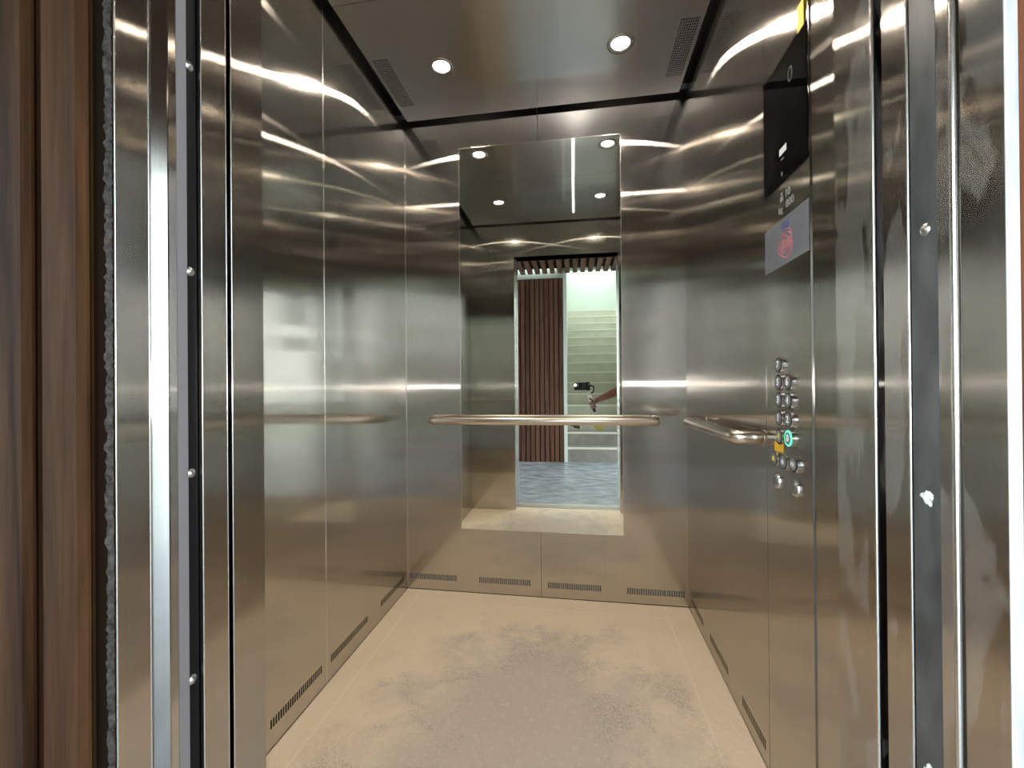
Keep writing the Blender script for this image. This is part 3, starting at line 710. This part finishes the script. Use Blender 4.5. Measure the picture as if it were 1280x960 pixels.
# ================================================================== PHONE, GIMBAL AND THE PERSON HOLDING THEM (seen in the mirror)
ph = tag(empty('phone', (0.0, -0.010, CH - .04)), 'dark phone held sideways on the gimbal with its light shining', 'phone')
bx('body', 'phone', -0.022, 0.128, -0.0150, -0.0070, CH - .052, CH + .022, ph, bevel=.003)
bx('lens_block', 'phone', -0.018, 0.016, -0.0071, -0.0045, CH - .018, CH + .018, ph, bevel=.001)
bm = bmesh.new(); lathe(bm, [(0, 0), (.0035, 0), (.0035, .0012), (0, .0012)], Matrix.Translation((-.011, -.0045, CH - .004)) @ Matrix.Rotation(-math.pi / 2, 4, 'X'), 16)
fin('light', bm, 'flash', ph)
gb = tag(empty('gimbal', (0.12, -0.03, .76)), 'hand held phone gimbal with pale head and black grip', 'gimbal')
bx('clamp', 'gimbal_black', 0.092, 0.126, -0.024, -0.0155, CH - .055, CH + .026, gb, bevel=.003)
bm = bmesh.new(); tube(bm, [(0.11, -.03, CH - .01)] + fillet((0.11, -.03, CH - .01), (0.165, -.035, CH - .012), (0.160, -.035, CH - .060), .025) + fillet((0.165, -.035, CH - .012), (.158, -.035, CH - .075), (.118, -.035, CH - .085), .02) + [(0.118, -.035, CH - .085)], .008, 10)
fin('arm', bm, 'gimbal_black', gb, smooth=True)
bm = bmesh.new(); lathe(bm, [(0, 0), (.017, 0), (.018, .004), (.018, .034), (.016, .038), (0, .038)], Matrix.Translation((.118, -.053, CH - .085)) @ Matrix.Rotation(-math.pi / 2, 4, 'X'), 20); fin('motor', bm, 'gimbal_white', gb)
G0 = Vector((0.116, -.035, CH - .095)); G1 = Vector((0.172, -.035, .765)); gd = (G1 - G0).normalized()
bm = bmesh.new(); tube(bm, [G0, G0 + gd * .02, G0 + gd * .10, G0 + gd * .13], .015, 16, radii=[.012, .016, .016, .015]); fin('grip_top', bm, 'gimbal_white', gb, smooth=True)
bm = bmesh.new(); tube(bm, [G0 + gd * .13, G0 + gd * .135, G1 - gd * .005, G1], .015, 16, radii=[.015, .0155, .015, .011]); fin('grip', bm, 'gimbal_black', gb, smooth=True)

# person: one skinned body, clothes grown over the same skeleton
def skin(name, mt, verts, edges, root, parent, sub=2, local_off=Vector((0, 0, 0))):
    """verts: list of (xyz, rx, ry)"""
    me = bpy.data.meshes.new(name); me.from_pydata([Vector(v[0]) - local_off for v in verts], edges, [])
    o = link(name, me, mt, parent)
    sk = o.modifiers.new('skin', 'SKIN'); sk.use_smooth_shade = True
    for i, v in enumerate(verts):
        sv = me.skin_vertices[0].data[i]; sv.radius = (v[1], v[2]); sv.use_root = (i == root)
    sb = o.modifiers.new('sub', 'SUBSURF'); sb.levels = sub; sb.render_levels = sub
    bpy.context.view_layer.update()
    m2 = bpy.data.meshes.new_from_object(o.evaluated_get(bpy.context.evaluated_depsgraph_get()))
    for p in m2.polygons: p.use_smooth = True
    o.modifiers.clear(); o.data = m2; m2.name = name
    if not m2.materials: m2.materials.append(M[mt])
    return o
PX, PY = 0.86, -0.30                                # where the person stands
pe = tag(empty('person', (PX, PY, 0)), 'person with a bare brown forearm reaching in to hold the gimbal', 'person')
off = Vector((PX, PY, 0))
wr_ = Vector((0.232, -.066, .893)); el = Vector((0.445, -.125, .985)); sR = Vector((0.665, -.22, 1.335))
hn = Vector((0.192, -.054, .876)); pm = Vector((0.163, -.046, .858))
B = [((PX, PY, .92), .135, .108), ((PX, PY, 1.08), .135, .10), ((PX, PY + .01, 1.24), .155, .11), ((PX, PY, 1.37), .12, .09),
     ((PX - .01, PY, 1.455), .055, .055), ((PX - .02, PY + .02, 1.525), .058, .062), ((PX - .03, PY + .03, 1.605), .084, .096), ((PX - .03, PY + .03, 1.69), .078, .092),
     (sR, .062, .062), (sR.lerp(el, .5), .060, .060), (el, .052, .052), (el.lerp(wr_, .35), .053, .050), (wr_, .036, .031), (hn, .043, .027),
     ((PX + .19, PY, 1.36), .062, .062), ((PX + .24, PY - .02, 1.10), .045, .045), ((PX + .25, PY + .03, .86), .026, .024), ((PX + .25, PY + .05, .78), .034, .02),
     ((PX - .085, PY, .82), .080, .09), ((PX - .10, PY + .01, .48), .062, .062), ((PX - .10, PY - .02, .09), .042, .045), ((PX - .10, PY + .10, .045), .042, .036),
     ((PX + .085, PY, .82), .080, .09), ((PX + .10, PY + .01, .48), .062, .062), ((PX + .10, PY - .02, .09), .042, .045), ((PX + .10, PY + .10, .045), .042, .036), (pm, .040, .026)]
E_ = [(0, 1), (1, 2), (2, 3), (3, 4), (4, 5), (5, 6), (6, 7), (3, 8), (8, 9), (9, 10), (10, 11), (11, 12), (12, 13), (3, 14), (14, 15), (15, 16), (16, 17),
      (0, 18), (18, 19), (19, 20), (20, 21), (0, 22), (22, 23), (23, 24), (24, 25), (13, 26)]
skin('body', 'skin', B, E_, 0, pe, 2, off)
# fingers curled round the grip
gax = gd; q0 = G0 + gd * .072
for k in range(4):
    c = q0 + gd * (.021 * k); n1 = Vector((1, 0, .28)).normalized(); n2 = n1.cross(gd).normalized()
    ln = (.031, .033, .032, .028)[k]; rr = (.0088, .0090, .0088, .0078)[k]
    ring_pts = []
    for a in (-10, 35, 80, 125, 170, 205):
        t_ = math.radians(a); ring_pts.append(c + (n1 * math.cos(t_) + n2 * math.sin(t_)) * .0245)
    vv = [(pm.lerp(c, .35) + n1 * .008, rr * 1.25, rr * 1.25)] + [(p, rr * (1 - .04 * i), rr * (1 - .04 * i)) for i, p in enumerate(ring_pts)]
    skin('finger', 'skin', vv, [(i, i + 1) for i in range(len(vv) - 1)], 0, pe, 2, off)
thumb = [(hn.lerp(pm, .5) + Vector((0, .006, .014)), .016, .016), (G0 + gd * .058 + Vector((.022, .020, 0)), .0115, .0115), (G0 + gd * .044 + Vector((.004, .026, 0)), .0105, .0105), (G0 + gd * .034 + Vector((-.014, .022, .002)), .009, .009)]
skin('thumb', 'skin', thumb, [(0, 1), (1, 2), (2, 3)], 0, pe, 2, off)
# face
HD = Vector((PX - .03, PY + .03, 1.632))
for s in (-1, 1):
    bm = bmesh.new(); bmesh.ops.create_uvsphere(bm, u_segments=12, v_segments=8, radius=.013)
    bmesh.ops.translate(bm, verts=bm.verts, vec=HD + Vector((s * .032, .080, .008))); ey = fin('eye', bm, 'eye_white', pe, smooth=True)
    bm = bmesh.new(); bmesh.ops.create_uvsphere(bm, u_segments=12, v_segments=8, radius=.0062)
    bmesh.ops.translate(bm, verts=bm.verts, vec=HD + Vector((s * .032, .0885, .008))); fin('iris', bm, 'button_black', ey, smooth=True)
    skin('eyelid', 'skin', [(HD + Vector((s * .032 - .014, .080, .014)), .006, .006), (HD + Vector((s * .032, .090, .018)), .006, .006), (HD + Vector((s * .032 + .014, .080, .014)), .006, .006)], [(0, 1), (1, 2)], 0, pe, 2, off)
    bm = bmesh.new(); bmesh.ops.create_uvsphere(bm, u_segments=12, v_segments=8, radius=1)
    for v in bm.verts: v.co = Vector((v.co.x * .010, v.co.y * .020, v.co.z * .032)) + HD + Vector((s * .080, .005, -.005))
    fin('ear', bm, 'skin', pe, smooth=True)
skin('nose', 'skin', [(HD + Vector((0, .080, .012)), .008, .008), (HD + Vector((0, .092, -.012)), .011, .010), (HD + Vector((0, .096, -.026)), .015, .012)], [(0, 1), (1, 2)], 0, pe, 2, off)
skin('mouth', 'red_print', [(HD + Vector((-.022, .080, -.055)), .005, .005), (HD + Vector((0, .087, -.054)), .007, .007), (HD + Vector((.022, .080, -.055)), .005, .005)], [(0, 1), (1, 2)], 0, pe, 2, off)
bm = bmesh.new(); bmesh.ops.create_icosphere(bm, subdivisions=3, radius=1)
for v in list(bm.verts):
    v.co = Vector((v.co.x * .080, v.co.y * .090, v.co.z * .080)) + HD + Vector((0, -.014, .036))
bmesh.ops.delete(bm, geom=[v for v in bm.verts if v.co.y > HD.y + .035 and v.co.z < HD.z + .060], context='VERTS')
fin('hair', bm, 'hair', pe, smooth=True)
# clothes: the same skeleton, a little larger
up_ = lambda i, g: (B[i][0], B[i][1] + g, B[i][2] + g)
sh_v = [((PX, PY, .82), .215, .170), up_(1, .018), up_(2, .014), up_(3, .012), (Vector((PX - .005, PY, 1.430)), .074, .074), up_(8, .012), (sR.lerp(el, .55), .060, .060), up_(14, .012), ((PX + .222, PY - .01, 1.19), .060, .060)]
skin('shirt', 'shirt', sh_v, [(0, 1), (1, 2), (2, 3), (3, 4), (3, 5), (5, 6), (3, 7), (7, 8)], 0, pe, 2, off)
tr_v = [((PX, PY, 1.06), .150, .115), ((PX, PY, .95), .168, .132), ((PX, PY, .90), .165, .130), ((PX - .088, PY, .74), .098, .100), up_(19, .020), ((PX - .10, PY - .015, .13), .062, .062),
        ((PX + .088, PY, .74), .098, .100), up_(23, .020), ((PX + .10, PY - .015, .13), .062, .062)]
skin('trousers', 'trouser', tr_v, [(0, 1), (1, 2), (2, 3), (3, 4), (4, 5), (2, 6), (6, 7), (7, 8)], 0, pe, 2, off)
LH = Vector((PX + .25, PY + .045, .795))
for k in range(4):
    b_ = LH + Vector((.004, -.030 + .020 * k, -.004)); ln = (.030, .034, .036, .031)[k]
    skin('finger', 'skin', [(b_, .0105, .0105), (b_ + Vector((-.004, 0, -ln)), .0098, .0098), (b_ + Vector((-.016, 0, -1.75 * ln)), .009, .009), (b_ + Vector((-.032, 0, -2.25 * ln)), .0078, .0078)], [(0, 1), (1, 2), (2, 3)], 0, pe, 2, off)
skin('thumb', 'skin', [(LH + Vector((-.004, .030, .022)), .013, .013), (LH + Vector((-.014, .050, -.006)), .0115, .0115), (LH + Vector((-.022, .056, -.034)), .0095, .0095)], [(0, 1), (1, 2)], 0, pe, 2, off)
for s in (-.10, .10):
    skin('shoe', 'shoe', [((PX + s, PY - .045, .052), .050, .046), ((PX + s, PY + .06, .046), .050, .042), ((PX + s, PY + .135, .036), .044, .030)], [(0, 1), (1, 2)], 0, pe, 2, off)

# sacks left on the stair
def sack(name, label, mt, cx, cy, cz, sx, sy, sz, seed):
    bm = bmesh.new(); bmesh.ops.create_icosphere(bm, subdivisions=4, radius=1); r_ = random.Random(seed); ph_ = [r_.uniform(0, 6) for _ in range(5)]
    for v in bm.verts:
        k = 1 + .06 * math.sin(6 * v.co.x + ph_[0]) + .05 * math.sin(7 * v.co.y + 4 * v.co.z + ph_[1]) + .03 * math.sin(13 * v.co.x + 9 * v.co.y + ph_[2])
        p = Vector([math.copysign(abs(c) ** .7, c) for c in v.co]) * k
        v.co = Vector((cx + p.x * sx, cy + p.y * sy, max(cz, cz + sz * .8 + p.z * sz)))
    return tag(fin(name, bm, mt, smooth=True), label, 'sack')
sack('sack', 'yellow sack lying on a low step of the stair', 'bag_yellow', .32, -1.70 - TR * 2.3, RZ * 2 + .003, .17, .09, .075, 1)
sack('sack', 'dark rounded sack on a low step left of the yellow one', 'bag_dark', -.005, -1.70 - TR * 2.3, RZ * 2 + .003, .10, .09, .075, 2)
